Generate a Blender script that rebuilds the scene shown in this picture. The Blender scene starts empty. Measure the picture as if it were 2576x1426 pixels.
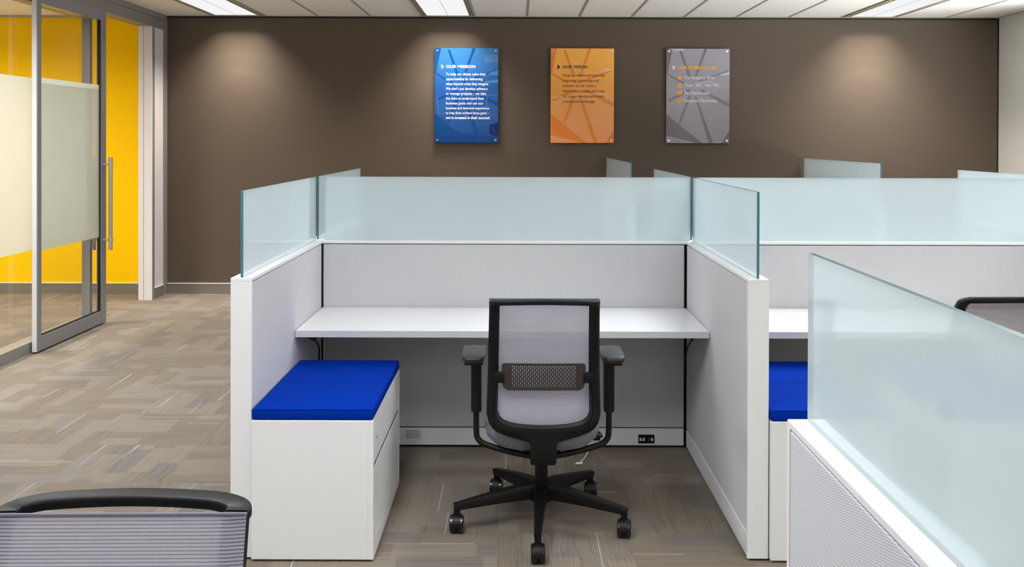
import bpy, bmesh, math, random
from mathutils import Vector, Matrix
random.seed(7)
PI = math.pi
SC = bpy.context.scene
C = SC.collection

# ------------------------------------------------------------ camera
F = 2300.0; W, H = 2576.0, 1426.0
HC = 1.55
PITCH = math.radians(0.35)
cam = bpy.data.cameras.new('camera'); co = bpy.data.objects.new('camera', cam); C.objects.link(co)
cam.sensor_fit = 'HORIZONTAL'; cam.sensor_width = 36.0; cam.lens = 36.0 * F / W
cam.shift_x = -11.0 / W
cam.shift_y = -(365.0 - F * math.tan(PITCH)) / W
cam.clip_start = 0.05; cam.clip_end = 100
co.matrix_world = Matrix.Translation((0, 0, HC)) @ Matrix.Rotation(PI / 2 - PITCH, 4, 'X') @ Matrix.Rotation(math.radians(0.16), 4, 'Z')
SC.camera = co
SC.view_settings.view_transform = 'Standard'
SC.view_settings.look = 'None'
SC.view_settings.gamma = 1
SC.view_settings.exposure = 0.0
SC.view_settings.use_curve_mapping = False

# ------------------------------------------------------------ world (added light entering through the unseen right wall windows)
wd = bpy.data.worlds.new('world'); SC.world = wd; wd.use_nodes = True
ADDED_UPGLOW = 16.5
WORLD_HORIZON = 0.8
# added glow from below the horizon to lift the ceiling, dim sky above
_nt = wd.node_tree; _bg = _nt.nodes['Background']
_tc = _nt.nodes.new('ShaderNodeTexCoord'); _sp = _nt.nodes.new('ShaderNodeSeparateXYZ'); _rp = _nt.nodes.new('ShaderNodeMapRange')
_nt.links.new(_tc.outputs['Generated'], _sp.inputs[0]); _nt.links.new(_sp.outputs[2], _rp.inputs[0])
_rp.inputs[1].default_value = -0.30; _rp.inputs[2].default_value = -0.10; _rp.inputs[3].default_value = ADDED_UPGLOW; _rp.inputs[4].default_value = WORLD_HORIZON
_rq = _nt.nodes.new('ShaderNodeMapRange'); _nt.links.new(_sp.outputs[2], _rq.inputs[0])
_rq.inputs[1].default_value = -0.02; _rq.inputs[2].default_value = 0.03; _rq.inputs[3].default_value = 1.0; _rq.inputs[4].default_value = 0.15
_mu = _nt.nodes.new('ShaderNodeMath'); _mu.operation = 'MULTIPLY'
_nt.links.new(_rp.outputs[0], _mu.inputs[0]); _nt.links.new(_rq.outputs[0], _mu.inputs[1])
_nt.links.new(_mu.outputs[0], _bg.inputs[1]); _bg.inputs[0].default_value = (0.97, 0.985, 1.0, 1)

ROOM = [60, 0, 36, 8, 16, 40, 8, 0, 12, 20, 12, 0]      # W per guessed unseen troffer, fitted to how surfaces are lit
LIGHT_WALL = 11.0      # W per troffer beside the brown wall
LIGHT_SCALLOP = 14.0   # W of the lamp at the wall end of those troffers
LIGHT_OFFICE = 128.0

# ------------------------------------------------------------ materials
def srgb(r, g, b):
    def f(c):
        c /= 255.0
        return c / 12.92 if c <= 0.04045 else ((c + 0.055) / 1.055) ** 2.4
    return (f(r), f(g), f(b), 1)

class NT:
    def __init__(s, name):
        s.m = bpy.data.materials.new(name); s.m.use_nodes = True
        s.t = s.m.node_tree; s.t.nodes.clear()
        s.out = s.t.nodes.new('ShaderNodeOutputMaterial')
    def n(s, typ, **kw):
        nd = s.t.nodes.new(typ)
        for k, v in kw.items():
            if k.startswith('i_'):
                key = k[2:]
                key = int(key) if key.isdigit() else key.replace('_', ' ')
                s.put(nd.inputs[key], v)
            else:
                setattr(nd, k, v)
        return nd
    def put(s, sock, v):
        if isinstance(v, bpy.types.NodeSocket): s.t.links.new(v, sock)
        else: sock.default_value = v
    def math(s, op, a, b=0.0, c=0.0):
        nd = s.t.nodes.new('ShaderNodeMath'); nd.operation = op
        s.put(nd.inputs[0], a); s.put(nd.inputs[1], b); s.put(nd.inputs[2], c)
        return nd.outputs[0]
    def xyz(s, x, y, z=0.0):
        nd = s.t.nodes.new('ShaderNodeCombineXYZ')
        s.put(nd.inputs[0], x); s.put(nd.inputs[1], y); s.put(nd.inputs[2], z)
        return nd.outputs[0]
    def mix(s, f, a, b, mode='MIX'):
        nd = s.t.nodes.new('ShaderNodeMix'); nd.data_type = 'RGBA'; nd.blend_type = mode
        s.put(nd.inputs[0], f); s.put(nd.inputs[6], a); s.put(nd.inputs[7], b)
        return nd.outputs[2]
    def pos(s):
        tc = s.t.nodes.new('ShaderNodeTexCoord'); sp = s.t.nodes.new('ShaderNodeSeparateXYZ')
        s.t.links.new(tc.outputs['Object'], sp.inputs[0]); return tc.outputs['Object'], sp.outputs
    def bsdf(s, col, rough=0.5, metal=0.0, spec=0.5, **kw):
        p = s.t.nodes.new('ShaderNodeBsdfPrincipled')
        s.put(p.inputs['Base Color'], col); s.put(p.inputs['Roughness'], rough)
        s.put(p.inputs['Metallic'], metal); s.put(p.inputs['Specular IOR Level'], spec)
        for k, v in kw.items(): s.put(p.inputs[k], v)
        return p
    def done(s, sh):
        s.t.links.new(sh.outputs[0] if hasattr(sh, 'outputs') else sh, s.out.inputs[0]); return s.m

def simple(name, col, rough=0.5, metal=0.0, spec=0.5, nscale=0, namp=0.05, bump=0.0):
    t = NT(name)
    c = col; kw = {}
    if nscale:
        P, _ = t.pos()
        nz = t.n('ShaderNodeTexNoise', i_Vector=P, i_Scale=float(nscale), i_Detail=3.0)
        dark = tuple(v * (1 - namp) for v in col[:3]) + (1,)
        lite = tuple(min(1, v * (1 + namp)) for v in col[:3]) + (1,)
        c = t.mix(nz.outputs[0], dark, lite)
        if bump:
            b = t.n('ShaderNodeBump', i_Strength=bump, i_Distance=0.001, i_Height=nz.outputs[0]); kw['Normal'] = b.outputs[0]
    return t.done(t.bsdf(c, rough, metal, spec, **kw))

M = {}
M['brown'] = simple('brown_wall_paint', srgb(86, 73, 60), 0.7, nscale=300, namp=0.05, bump=0.15)
M['white_wall'] = simple('white_wall_paint', srgb(222, 220, 214), 0.6, nscale=200, namp=0.02)
M['yellow'] = simple('yellow_wall_paint', srgb(254, 204, 0), 0.7, spec=0.1, nscale=200, namp=0.02)
M['alu'] = simple('brushed_aluminium', srgb(142, 142, 146), 0.40, 0.3, nscale=60, namp=0.04)
M['alu_light'] = simple('light_aluminium', srgb(232, 232, 236), 0.4, 0.1, nscale=60, namp=0.03)
M['header'] = simple('dark_grey_metal', srgb(142, 140, 138), 0.45, 0.2, nscale=90, namp=0.04)
M['jamb'] = simple('white_jamb_paint', srgb(222, 218, 220), 0.45, nscale=90, namp=0.02)
M['rubber_base'] = simple('grey_rubber_base', srgb(122, 116, 108), 0.5, nscale=50, namp=0.06)
M['white'] = simple('white_powder_coat', srgb(238, 238, 240), 0.42, nscale=300, namp=0.012)
M['laminate'] = simple('white_laminate', srgb(236, 236, 240), 0.3, nscale=300, namp=0.01)
M['laminate_edge'] = simple('laminate_edge_band', srgb(212, 212, 212), 0.4, nscale=300, namp=0.01)
M['black'] = simple('black_plastic', srgb(14, 14, 15), 0.45, spec=0.3, nscale=400, namp=0.1, bump=0.2)
M['black_soft'] = simple('soft_black_arm_pad', srgb(40, 42, 44), 0.4, nscale=300, namp=0.08, bump=0.15)
M['black_deep'] = simple('black_core', srgb(20, 20, 20), 0.7, nscale=50)
M['caster'] = simple('caster_black', srgb(26, 26, 28), 0.22, nscale=50)
M['lumbar'] = simple('dark_brown_plastic', srgb(58, 50, 48), 0.4, nscale=100)
M['chrome'] = simple('steel_fixing', srgb(215, 215, 220), 0.25, 0.9, nscale=50)
M['slot'] = simple('black_slot', srgb(18, 16, 12), 0.6, nscale=50)
M['beige_metal'] = simple('beige_slot_metal', srgb(176, 166, 140), 0.5, nscale=50)
M['blue_plug'] = simple('blue_jack', srgb(20, 70, 200), 0.4, nscale=50)
M['white_plug'] = simple('white_jack', srgb(230, 230, 225), 0.4, nscale=50)
M['outlet'] = simple('pale_outlet_plastic', srgb(214, 214, 206), 0.4, nscale=50)
M['amber'] = simple('amber_print', srgb(245, 170, 20), 0.4, nscale=50)
M['white_print'] = simple('white_print', srgb(240, 242, 248), 0.4, nscale=50)
M['navy_print'] = simple('navy_print', srgb(40, 40, 72), 0.4, nscale=50)
M['brown_print'] = simple('dark_brown_print', srgb(92, 70, 48), 0.4, nscale=50)
M['green_print'] = simple('dark_green_print', srgb(45, 75, 60), 0.4, nscale=50)
M['grey_print'] = simple('pale_grey_print', srgb(222, 218, 226), 0.4, nscale=50)

def fabric(name, col, period=0.0022, amp=0.05, bump=0.25, sheen=0.1, spec=0.2):
    t = NT(name); P, o = t.pos()
    k = 2 * PI / period
    u = t.math('ADD', o[0], o[1])
    a = t.math('SINE', t.math('MULTIPLY', u, k)); b = t.math('SINE', t.math('MULTIPLY', o[2], k))
    w = t.math('MULTIPLY', a, b)
    nz = t.n('ShaderNodeTexNoise', i_Vector=P, i_Scale=350.0, i_Detail=2.0)
    st1 = t.n('ShaderNodeTexNoise', i_Vector=t.xyz(t.math('MULTIPLY', u, 260), 0.0, t.math('MULTIPLY', o[2], 6)), i_Scale=1.0, i_Detail=2.0)
    f = t.math('ADD', t.math('MULTIPLY_ADD', w, 0.25, 0.0), t.math('MULTIPLY_ADD', nz.outputs[0], 0.5, t.math('MULTIPLY', st1.outputs[0], 0.5)))
    d = tuple(v * (1 - amp * 2) for v in col[:3]) + (1,); l = tuple(min(1, v * (1 + amp * 2)) for v in col[:3]) + (1,)
    c = t.mix(f, d, l)
    bp = t.n('ShaderNodeBump', i_Strength=bump, i_Distance=0.0006, i_Height=f)
    return t.done(t.bsdf(c, 0.9, 0, spec, Normal=bp.outputs[0], **{'Sheen Weight': sheen}))
M['fabric'] = fabric('light_grey_panel_fabric', srgb(205, 204, 207))
M['fabric_blue'] = fabric('royal_blue_upholstery', srgb(0, 48, 158), 0.0018, 0.08, 0.35, 0.0, 0.05)
M['seat_fabric'] = fabric('grey_lavender_seat_fabric', srgb(120, 120, 134), 0.002, 0.06)
def coarse():
    t = NT('coarse_woven_panel_fabric'); P, o = t.pos()
    v = t.math('ADD', t.math('MULTIPLY', o[2], 2 * PI / 0.0042), t.math('MULTIPLY', o[1], 2 * PI / 0.016))
    a = t.math('MULTIPLY_ADD', t.math('SINE', v), 0.5, 0.5)
    b = t.math('MULTIPLY_ADD', t.math('SINE', t.math('MULTIPLY', o[1], 2 * PI / 0.0036)), 0.5, 0.5)
    f = t.math('ADD', t.math('MULTIPLY', a, 0.65), t.math('MULTIPLY', b, 0.35))
    c = t.mix(f, srgb(180, 182, 192), srgb(226, 228, 232))
    bp = t.n('ShaderNodeBump', i_Strength=0.3, i_Distance=0.0006, i_Height=f)
    return t.done(t.bsdf(c, 0.85, 0, 0.2, Normal=bp.outputs[0]))
M['fabric_coarse'] = coarse()

def carpet():
    t = NT('striped_carpet_tiles'); P, o = t.pos()
    T = 0.51
    px = t.math('DIVIDE', t.math('ADD', o[0], 0.07 + 20 * T), T); py = t.math('DIVIDE', t.math('ADD', o[1], -0.012 + 20 * T), T)
    ix = t.math('FLOOR', px); iy = t.math('FLOOR', py)
    fx = t.math('SUBTRACT', px, ix); fy = t.math('SUBTRACT', py, iy)
    par = t.math('MODULO', t.math('ADD', ix, iy), 2.0)
    inv = t.math('SUBTRACT', 1.0, par)
    u = t.math('ADD', t.math('MULTIPLY', fx, par), t.math('MULTIPLY', fy, inv))     # along the stripes
    v = t.math('ADD', t.math('MULTIPLY', fy, par), t.math('MULTIPLY', fx, inv))     # across the stripes
    tid = t.math('ADD', t.math('MULTIPLY', ix, 13.37), t.math('MULTIPLY', iy, 7.77))
    def wn(a, b, c=0.0):
        return t.n('ShaderNodeTexWhiteNoise', noise_dimensions='3D', i_Vector=t.xyz(a, b, c)).outputs[0]
    # broad bands inside each tile, broken lengthwise
    band = t.math('FLOOR', t.math('MULTIPLY', v, 5.0))
    offs = wn(band, tid, 1.0)
    seg = t.math('FLOOR', t.math('ADD', t.math('MULTIPLY', u, 1.6), offs))
    c1 = wn(t.math('ADD', band, tid), seg, 2.0)
    # narrow yarn lines
    ln = t.math('FLOOR', t.math('MULTIPLY', v, 78.0))
    c2 = wn(ln, t.math('ADD', tid, t.math('FLOOR', t.math('ADD', t.math('MULTIPLY', u, 3.0), wn(ln, tid, 4.0)))), 3.0)
    # per tile tone
    c3 = wn(tid, 0.5, 9.0)
    # accent lines
    acc = t.math('GREATER_THAN', wn(ln, tid, 6.0), 0.985)
    acc = t.math('MULTIPLY', acc, t.math('LESS_THAN', t.math('ABSOLUTE', t.math('SUBTRACT', u, wn(ln, tid, 8.0))), 0.35))
    bright = t.math('MULTIPLY', t.math('LESS_THAN', wn(t.math('ADD', band, tid), seg, 12.0), 0.4), 0.42)
    rib = t.math('MULTIPLY_ADD', t.math('SINE', t.math('MULTIPLY', v, 2 * PI * 78.0)), 0.5, 0.5)
    dash = t.math('MULTIPLY_ADD', t.math('SINE', t.math('ADD', t.math('MULTIPLY', u, 2 * PI * 60.0), t.math('MULTIPLY', ln, PI))), 0.5, 0.5)
    nz = t.n('ShaderNodeTexNoise', i_Vector=P, i_Scale=420.0, i_Detail=2.0)
    base = t.mix(c1, srgb(126, 117, 106), srgb(164, 153, 138))
    grey = t.mix(t.math('GREATER_THAN', c1, 0.84), base, srgb(152, 148, 149))
    tone = t.mix(t.math('MULTIPLY', c2, 0.22), grey, srgb(196, 186, 170))
    tone = t.mix(t.math('MULTIPLY', t.math('LESS_THAN', c2, 0.12), 0.25), tone, srgb(84, 74, 66))
    tone = t.mix(t.math('MULTIPLY', c3, 0.22), tone, srgb(120, 108, 96))
    tone = t.mix(t.math('MULTIPLY', t.math('MULTIPLY', acc, 0.8), 0.9), tone, srgb(222, 224, 234))
    ribmask = t.math('MULTIPLY', t.math('ADD', c1, 0.15), 0.8)
    tone = t.mix(t.math('MULTIPLY', t.math('SUBTRACT', 1.0, rib), ribmask), tone, srgb(66, 58, 51))
    tone = t.mix(t.math('MULTIPLY', t.math('POWER', rib, 2.0), bright), tone, srgb(206, 198, 186))
    tone = t.mix(t.math('MULTIPLY', dash, 0.35), tone, srgb(80, 72, 62))
    tone = t.mix(t.math('MULTIPLY_ADD', nz.outputs[0], 0.5, -0.1), tone, srgb(110, 98, 86))
    tone = t.mix(0.10, tone, srgb(170, 156, 138))
    hgt = t.math('ADD', rib, nz.outputs[0])
    bp = t.n('ShaderNodeBump', i_Strength=0.35, i_Distance=0.002, i_Height=hgt)
    return t.done(t.bsdf(tone, 0.95, 0, 0.1, Normal=bp.outputs[0]))
M['carpet'] = carpet()

def ceilmat():
    t = NT('mineral_ceiling_tile'); P, o = t.pos()
    nz = t.n('ShaderNodeTexNoise', i_Vector=P, i_Scale=160.0, i_Detail=4.0)
    c = t.mix(nz.outputs[0], srgb(236, 234, 230), srgb(248, 246, 243))
    bp = t.n('ShaderNodeBump', i_Strength=0.2, i_Distance=0.001, i_Height=nz.outputs[0])
    return t.done(t.bsdf(c, 0.9, 0, 0.1, Normal=bp.outputs[0]))
M['ceiling'] = ceilmat()
M['grid'] = simple('ceiling_grid_metal', srgb(165, 160, 152), 0.5, nscale=50)

def frosted(name, col, fac, rough=0.12, trans=0.35, tint=(0.80, 0.93, 0.92, 1), film=False):
    t = NT(name); P, o = t.pos()
    nz = t.n('ShaderNodeTexNoise', i_Vector=P, i_Scale=3.0)
    c = t.mix(nz.outputs[0], col, tuple(v * 0.97 for v in col[:3]) + (1,))
    p = t.bsdf(c, 0.5, 0, 0.0)
    tl = t.n('ShaderNodeBsdfTranslucent', i_Color=c)
    body = t.n('ShaderNodeMixShader', i_0=trans, i_1=p.outputs[0], i_2=tl.outputs[0])
    tr = t.n('ShaderNodeBsdfTransparent', i_Color=tint)
    m1 = t.n('ShaderNodeMixShader', i_0=fac, i_1=tr.outputs[0], i_2=body.outputs[0])
    if film: return t.done(m1)
    fr = t.n('ShaderNodeFresnel', i_IOR=1.5); ge = t.n('ShaderNodeNewGeometry')
    ff = t.math('MULTIPLY', fr.outputs[0], t.math('SUBTRACT', 1.0, ge.outputs['Backfacing']))
    gl = t.n('ShaderNodeBsdfGlossy', i_Color=(1, 1, 1, 1), i_Roughness=rough)
    m2 = t.n('ShaderNodeMixShader', i_0=ff, i_1=m1.outputs[0], i_2=gl.outputs[0])
    return t.done(m2)
M['screen'] = frosted('frosted_mint_glass', srgb(240, 250, 255), 0.66, 0.05, 0.25, tint=(0.86, 0.95, 0.945, 1))
M['glass_edge'] = simple('teal_glass_edge', srgb(70, 128, 136), 0.15, nscale=20)
M['film'] = frosted('frosted_window_film', srgb(216, 219, 213), 0.86, 0.25, 0.55, film=True)
def clear():
    t = NT('clear_glass')
    tr = t.n('ShaderNodeBsdfTransparent', i_Color=(0.985, 0.99, 0.975, 1))
    fr = t.n('ShaderNodeFresnel', i_IOR=1.45)
    gl = t.n('ShaderNodeBsdfGlossy', i_Color=(1, 1, 1, 1), i_Roughness=0.01)
    ge = t.n('ShaderNodeNewGeometry')
    f = t.math('MULTIPLY', t.math('MULTIPLY', fr.outputs[0], 0.6), t.math('SUBTRACT', 1.0, ge.outputs['Backfacing']))
    return t.done(t.n('ShaderNodeMixShader', i_0=f, i_1=tr.outputs[0], i_2=gl.outputs[0]))
M['clear'] = clear()

def meshmat(name, light, dark, hole):
    # woven mesh: object x across, z up
    t = NT(name); P, o = t.pos()
    nz = t.n('ShaderNodeTexNoise', i_Vector=t.xyz(t.math('MULTIPLY', o[0], 6), 0.0, t.math('MULTIPLY', o[2], 160)), i_Scale=1.0, i_Detail=2.0)
    nz2 = t.n('ShaderNodeTexNoise', i_Vector=t.xyz(t.math('MULTIPLY', o[0], 220), 0.0, t.math('MULTIPLY', o[2], 8)), i_Scale=1.0, i_Detail=2.0)
    row = t.math('FRACT', t.math('DIVIDE', t.math('ADD', o[2], 1.0), 0.0050))
    colm = t.math('FRACT', t.math('DIVIDE', t.math('ADD', o[0], 1.0), 0.0025))
    gap = t.math('MULTIPLY', t.math('LESS_THAN', row, 0.36), t.math('GREATER_THAN', colm, 0.30))
    tone = t.math('MULTIPLY', t.math('ADD', nz.outputs[0], nz2.outputs[0]), 0.5)
    c = t.mix(tone, tuple(v * 0.8 for v in light[:3]) + (1,), light)
    c = t.mix(gap, c, dark)
    p = t.bsdf(c, 0.7, 0, 0.3)
    tl = t.n('ShaderNodeBsdfTranslucent', i_Color=c)
    b = t.n('ShaderNodeMixShader', i_0=0.35, i_1=p.outputs[0], i_2=tl.outputs[0])
    tr = t.n('ShaderNodeBsdfTransparent')
    f = t.math('MULTIPLY_ADD', gap, -hole, 0.97)
    return t.done(t.n('ShaderNodeMixShader', i_0=f, i_1=tr.outputs[0], i_2=b.outputs[0]))
M['mesh'] = meshmat('light_grey_chair_mesh', srgb(214, 212, 224), srgb(104, 106, 146), 0.25)
M['mesh_dark'] = meshmat('dim_mauve_grey_chair_mesh', srgb(150, 140, 148), srgb(94, 84, 94), 0.3)

def diffuser():
    t = NT('troffer_diffuser'); P, o = t.pos()
    rib = t.math('MULTIPLY_ADD', t.math('SINE', t.math('MULTIPLY', o[1], 2 * PI / 0.07)), 0.5, 0.5)
    c = t.mix(t.math('GREATER_THAN', rib, 0.9), (1, 1, 1, 1), (0.80, 0.82, 0.86, 1))
    e = t.n('ShaderNodeEmission', i_Color=c, i_Strength=0.95)
    return t.done(e)
M['diffuser'] = diffuser()

def poster_mat(name, stops):
    t = NT(name); P, o = t.pos()
    z = t.math('ADD', t.math('DIVIDE', o[2], 0.94), 0.5)
    rp = t.n('ShaderNodeValToRGB', i_0=z)
    el = rp.color_ramp.elements
    el[0].position = stops[0][0]; el[0].color = stops[0][1]
    el[1].position = stops[-1][0]; el[1].color = stops[-1][1]
    for p, c in stops[1:-1]:
        e = el.new(p); e.color = c
    nz = t.n('ShaderNodeTexNoise', i_Vector=t.xyz(t.math('MULTIPLY', o[0], 3), 0.0, t.math('MULTIPLY', o[2], 25)), i_Scale=1.0, i_Detail=3.0)
    c = t.mix(t.math('MULTIPLY', nz.outputs[0], 0.35), rp.outputs[0], tuple(min(1, v * 1.5 + 0.02) for v in stops[1][1][:3]) + (1,))
    return t.done(t.bsdf(c, 0.12, 0, 0.6))
M['poster_blue'] = poster_mat('blue_print', [(0, srgb(6, 54, 120)), (0.3, srgb(34, 80, 142)), (0.6, srgb(14, 76, 146)), (1, srgb(50, 118, 172))])
M['poster_orange'] = poster_mat('orange_print', [(0, srgb(250, 154, 98)), (0.35, srgb(248, 160, 88)), (0.6, srgb(250, 162, 42)), (1, srgb(252, 178, 52))])
M['poster_grey'] = poster_mat('grey_violet_print', [(0, srgb(136, 128, 140)), (0.4, srgb(132, 126, 134)), (0.7, srgb(130, 124, 138)), (1, srgb(146, 142, 158))])
M['band_blue'] = simple('darker_blue_bands', srgb(12, 68, 130), 0.15, nscale=30)
M['band_blue_low'] = simple('navy_blue_bands', srgb(12, 62, 130), 0.15, nscale=30)
M['band_blue_navy'] = simple('deep_navy_squares', srgb(8, 34, 92), 0.15, nscale=30)
M['band_blue_pale'] = simple('pale_blue_lines', srgb(70, 118, 176), 0.15, nscale=30)
M['band_orange'] = simple('darker_orange_bands', srgb(238, 138, 52), 0.15, nscale=30)
M['band_orange_pale'] = simple('pale_orange_streak', srgb(248, 200, 160), 0.15, nscale=30)
M['band_grey'] = simple('darker_grey_bands', srgb(108, 100, 112), 0.15, nscale=30)
M['band_grey_pale'] = simple('pale_grey_streak', srgb(190, 188, 200), 0.15, nscale=30)

# ------------------------------------------------------------ helpers
def obj(name, bm, mat, parent=None, smooth=False):
    me = bpy.data.meshes.new(name)
    bmesh.ops.recalc_face_normals(bm, faces=bm.faces)
    bm.to_mesh(me); bm.free()
    for m in (mat if isinstance(mat, (list, tuple)) else [mat]): me.materials.append(m)
    if smooth:
        for p in me.polygons: p.use_smooth = True
        me.set_sharp_from_angle(angle=math.radians(38))
    o = bpy.data.objects.new(name, me); C.objects.link(o)
    if parent: o.parent = parent
    return o
def thing(name, label, cat, loc=(0, 0, 0), rotz=0, group=None):
    o = bpy.data.objects.new(name, None); C.objects.link(o)
    o.location = loc; o.rotation_euler = (0, 0, rotz); o.empty_display_size = 0.05
    o['label'] = label; o['category'] = cat
    if group: o['group'] = group
    return o
def tag(o, label, cat, group=None):
    o['label'] = label; o['category'] = cat
    if group: o['group'] = group
    return o
def struct(o, label=None, cat=None):
    o['kind'] = 'structure'
    if label: o['label'] = label; o['category'] = cat
    return o
def B(): return bmesh.new()
def box(bm, x0, x1, y0, y1, z0, z1, bev=0.0, seg=2, mi=0):
    r = bmesh.ops.create_cube(bm, size=1.0)
    vs = r['verts']
    for v in vs:
        v.co = Vector(((x0 + x1) / 2 + v.co.x * (x1 - x0), (y0 + y1) / 2 + v.co.y * (y1 - y0), (z0 + z1) / 2 + v.co.z * (z1 - z0)))
    fs = set(f for v in vs for f in v.link_faces)
    for f in fs: f.material_index = mi
    if bev:
        es = list(set(e for v in vs for e in v.link_edges))
        bmesh.ops.bevel(bm, geom=es, offset=bev, segments=seg, affect='EDGES', profile=0.5)
    return bm
def bx(*a, **k): return box(B(), *a, **k)
def cyl(bm, p0, p1, r0, r1=None, n=20, cap=True):
    r1 = r0 if r1 is None else r1
    p0 = Vector(p0); p1 = Vector(p1); d = p1 - p0
    q = d.to_track_quat('Z', 'Y').to_matrix().to_4x4()
    bmesh.ops.create_cone(bm, cap_ends=cap, segments=n, radius1=r0, radius2=r1, depth=d.length,
                          matrix=Matrix.Translation((p0 + p1) / 2) @ q)
    return bm
def smooth_path(pts, n=6):
    pts = [Vector(p) for p in pts]; out = []
    for i in range(len(pts) - 1):
        a = pts[max(i - 1, 0)]; b = pts[i]; c = pts[i + 1]; d = pts[min(i + 2, len(pts) - 1)]
        for k in range(n):
            s = k / n
            out.append(0.5 * ((2 * b) + (c - a) * s + (2 * a - 5 * b + 4 * c - d) * s * s + (-a + 3 * b - 3 * c + d) * s ** 3))
    out.append(pts[-1]); return out
def sweep(bm, path, prof, up=(0, 0, 1), closed=False, scales=None):
    """sweep a closed profile [(a,b)] (a sideways, b along up-ish) along the path"""
    rings = []; n = len(path); up = Vector(up)
    for i, p in enumerate(path):
        if closed: t = path[(i + 1) % n] - path[i - 1]
        else: t = path[min(i + 1, n - 1)] - path[max(i - 1, 0)]
        t.normalize()
        side = t.cross(up)
        if side.length < 1e-4: side = Vector((1, 0, 0))
        side.normalize(); u2 = side.cross(t).normalized()
        sc = scales[i] if scales else (1, 1)
        rings.append([bm.verts.new(p + side * a * sc[0] + u2 * b * sc[1]) for a, b in prof])
    m = len(prof)
    for i in range(n if closed else n - 1):
        r0 = rings[i]; r1 = rings[(i + 1) % n]
        for k in range(m): bm.faces.new((r0[k], r0[(k + 1) % m], r1[(k + 1) % m], r1[k]))
    if not closed:
        bm.faces.new(rings[0]); bm.faces.new(rings[-1][::-1])
    return bm
def circ(r, n=12, ry=None):
    ry = r if ry is None else ry
    return [(r * math.cos(2 * PI * k / n), ry * math.sin(2 * PI * k / n)) for k in range(n)]
def rrect(w, h, r, n=4):
    out = []
    for cx, cy, a0 in ((w / 2 - r, h / 2 - r, 0), (-w / 2 + r, h / 2 - r, PI / 2), (-w / 2 + r, -h / 2 + r, PI), (w / 2 - r, -h / 2 + r, 1.5 * PI)):
        for k in range(n + 1):
            a = a0 + PI / 2 * k / n; out.append((cx + r * math.cos(a), cy + r * math.sin(a)))
    return out
def tube(bm, pts, r, n=10, smooth=6, up=(0, 0, 1)):
    return sweep(bm, smooth_path(pts, smooth) if smooth else [Vector(p) for p in pts], circ(r, n), up)

# ------------------------------------------------------------ the setting
XL, XR, YB, ZC = -3.47, 4.777, 9.07, 2.757
YN = -4.2
bm = B(); box(bm, -6.8, XR + 0.12, YN - 0.1, YB + 0.1, -0.12, 0.0)
struct(obj('floor', bm, M['carpet']))
bm = B(); box(bm, -6.8, XR + 0.12, YN - 0.1, YB + 0.1, ZC, ZC + 0.12)
struct(obj('ceiling', bm, M['ceiling']))
struct(obj('wall_back', bx(XL - 0.01, XR + 0.0, YB, YB + 0.1, 0, ZC), M['brown']))
struct(obj('wall_back', bx(-6.8, XL - 0.01, YB, YB + 0.1, 0, ZC), M['yellow']))
bm = B()
RW = ((-3.9, -0.9), (-0.7, 2.3), (2.5, 5.2), (5.4, 7.7))  # guessed unseen windows; low far sill lets the added glow reach the ceiling
box(bm, XR, XR + 0.12, YN, YB + 0.1, 0, 0.30); box(bm, XR, XR + 0.12, YN, 5.2, 0.30, 0.90); box(bm, XR, XR + 0.12, YN, YB + 0.1, 2.72, ZC)
for a, b in ((YN, -3.9), (-0.9, -0.7), (2.3, 2.5), (5.2, 5.4), (7.7, YB + 0.1)): box(bm, XR, XR + 0.12, a, b, 0.30, 2.72)
struct(obj('wall_right', bm, M['white_wall']))
for k, (a, b) in enumerate(RW):
    fr = B(); sl = 0.30 if a > 5 else 0.90
    box(fr, XR + 0.05, XR + 0.10, a, b, sl, sl + 0.05); box(fr, XR + 0.05, XR + 0.10, a, b, 2.67, 2.72)
    for yy in (a, (a + b) / 2 - 0.025, b - 0.05): box(fr, XR + 0.05, XR + 0.10, yy, yy + 0.05, sl + 0.05, 2.67)
    w = struct(obj('window_%d' % (k + 2), fr, M['alu']))
    obj('window_pane', bx(XR + 0.07, XR + 0.076, a + 0.05, b - 0.05, sl + 0.05, 2.67), M['clear'], w)
struct(obj('wall_office_left', bx(-6.8, -6.7, 3.9, YB, 0, ZC), M['white_wall'])).name = 'wall_far_left'
struct(obj('wall_office_front', bx(-6.7, -3.59, 3.9, 4.0, 0, ZC), M['white_wall'])).name = 'wall_left_inner'
struct(obj('wall_left', bx(-3.59, XL, YN, 5.4, 0, ZC), M['white_wall']))
struct(obj('wall_front', bx(-3.59, XR, YN - 0.1, YN, 0, ZC), M['white_wall']))

# short white wall piece and jamb beside the brown wall
struct(obj('wall_left_end', bx(-3.588, -3.475, 8.70, YB, 0, 2.606), M['jamb'])).name = 'wall_left_end'
bm = B(); box(bm, -3.475, -3.463, 8.70, 8.755, 0.0, 2.606); box(bm, -3.475, -3.463, 8.99, YB, 0.0, 2.606)
struct(obj('trim_1', bm, M['header']))
bm = B(); box(bm, -3.592, -3.545, 8.688, 8.70, 0, 2.606); box(bm, -3.540, -3.463, 8.688, 8.70, 0, 2.606)
struct(obj('trim_2', bm, M['jamb']))
# header track over the glass wall
bm = B(); box(bm, -3.60, -3.462, 5.4, YB, 2.606, 2.70); box(bm, -3.60, -3.466, 5.4, YB, 2.705, ZC); box(bm, -3.58, -3.480, 5.4, YB, 2.70, 2.705)
struct(obj('trim_3', bm, M['header']))
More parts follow.
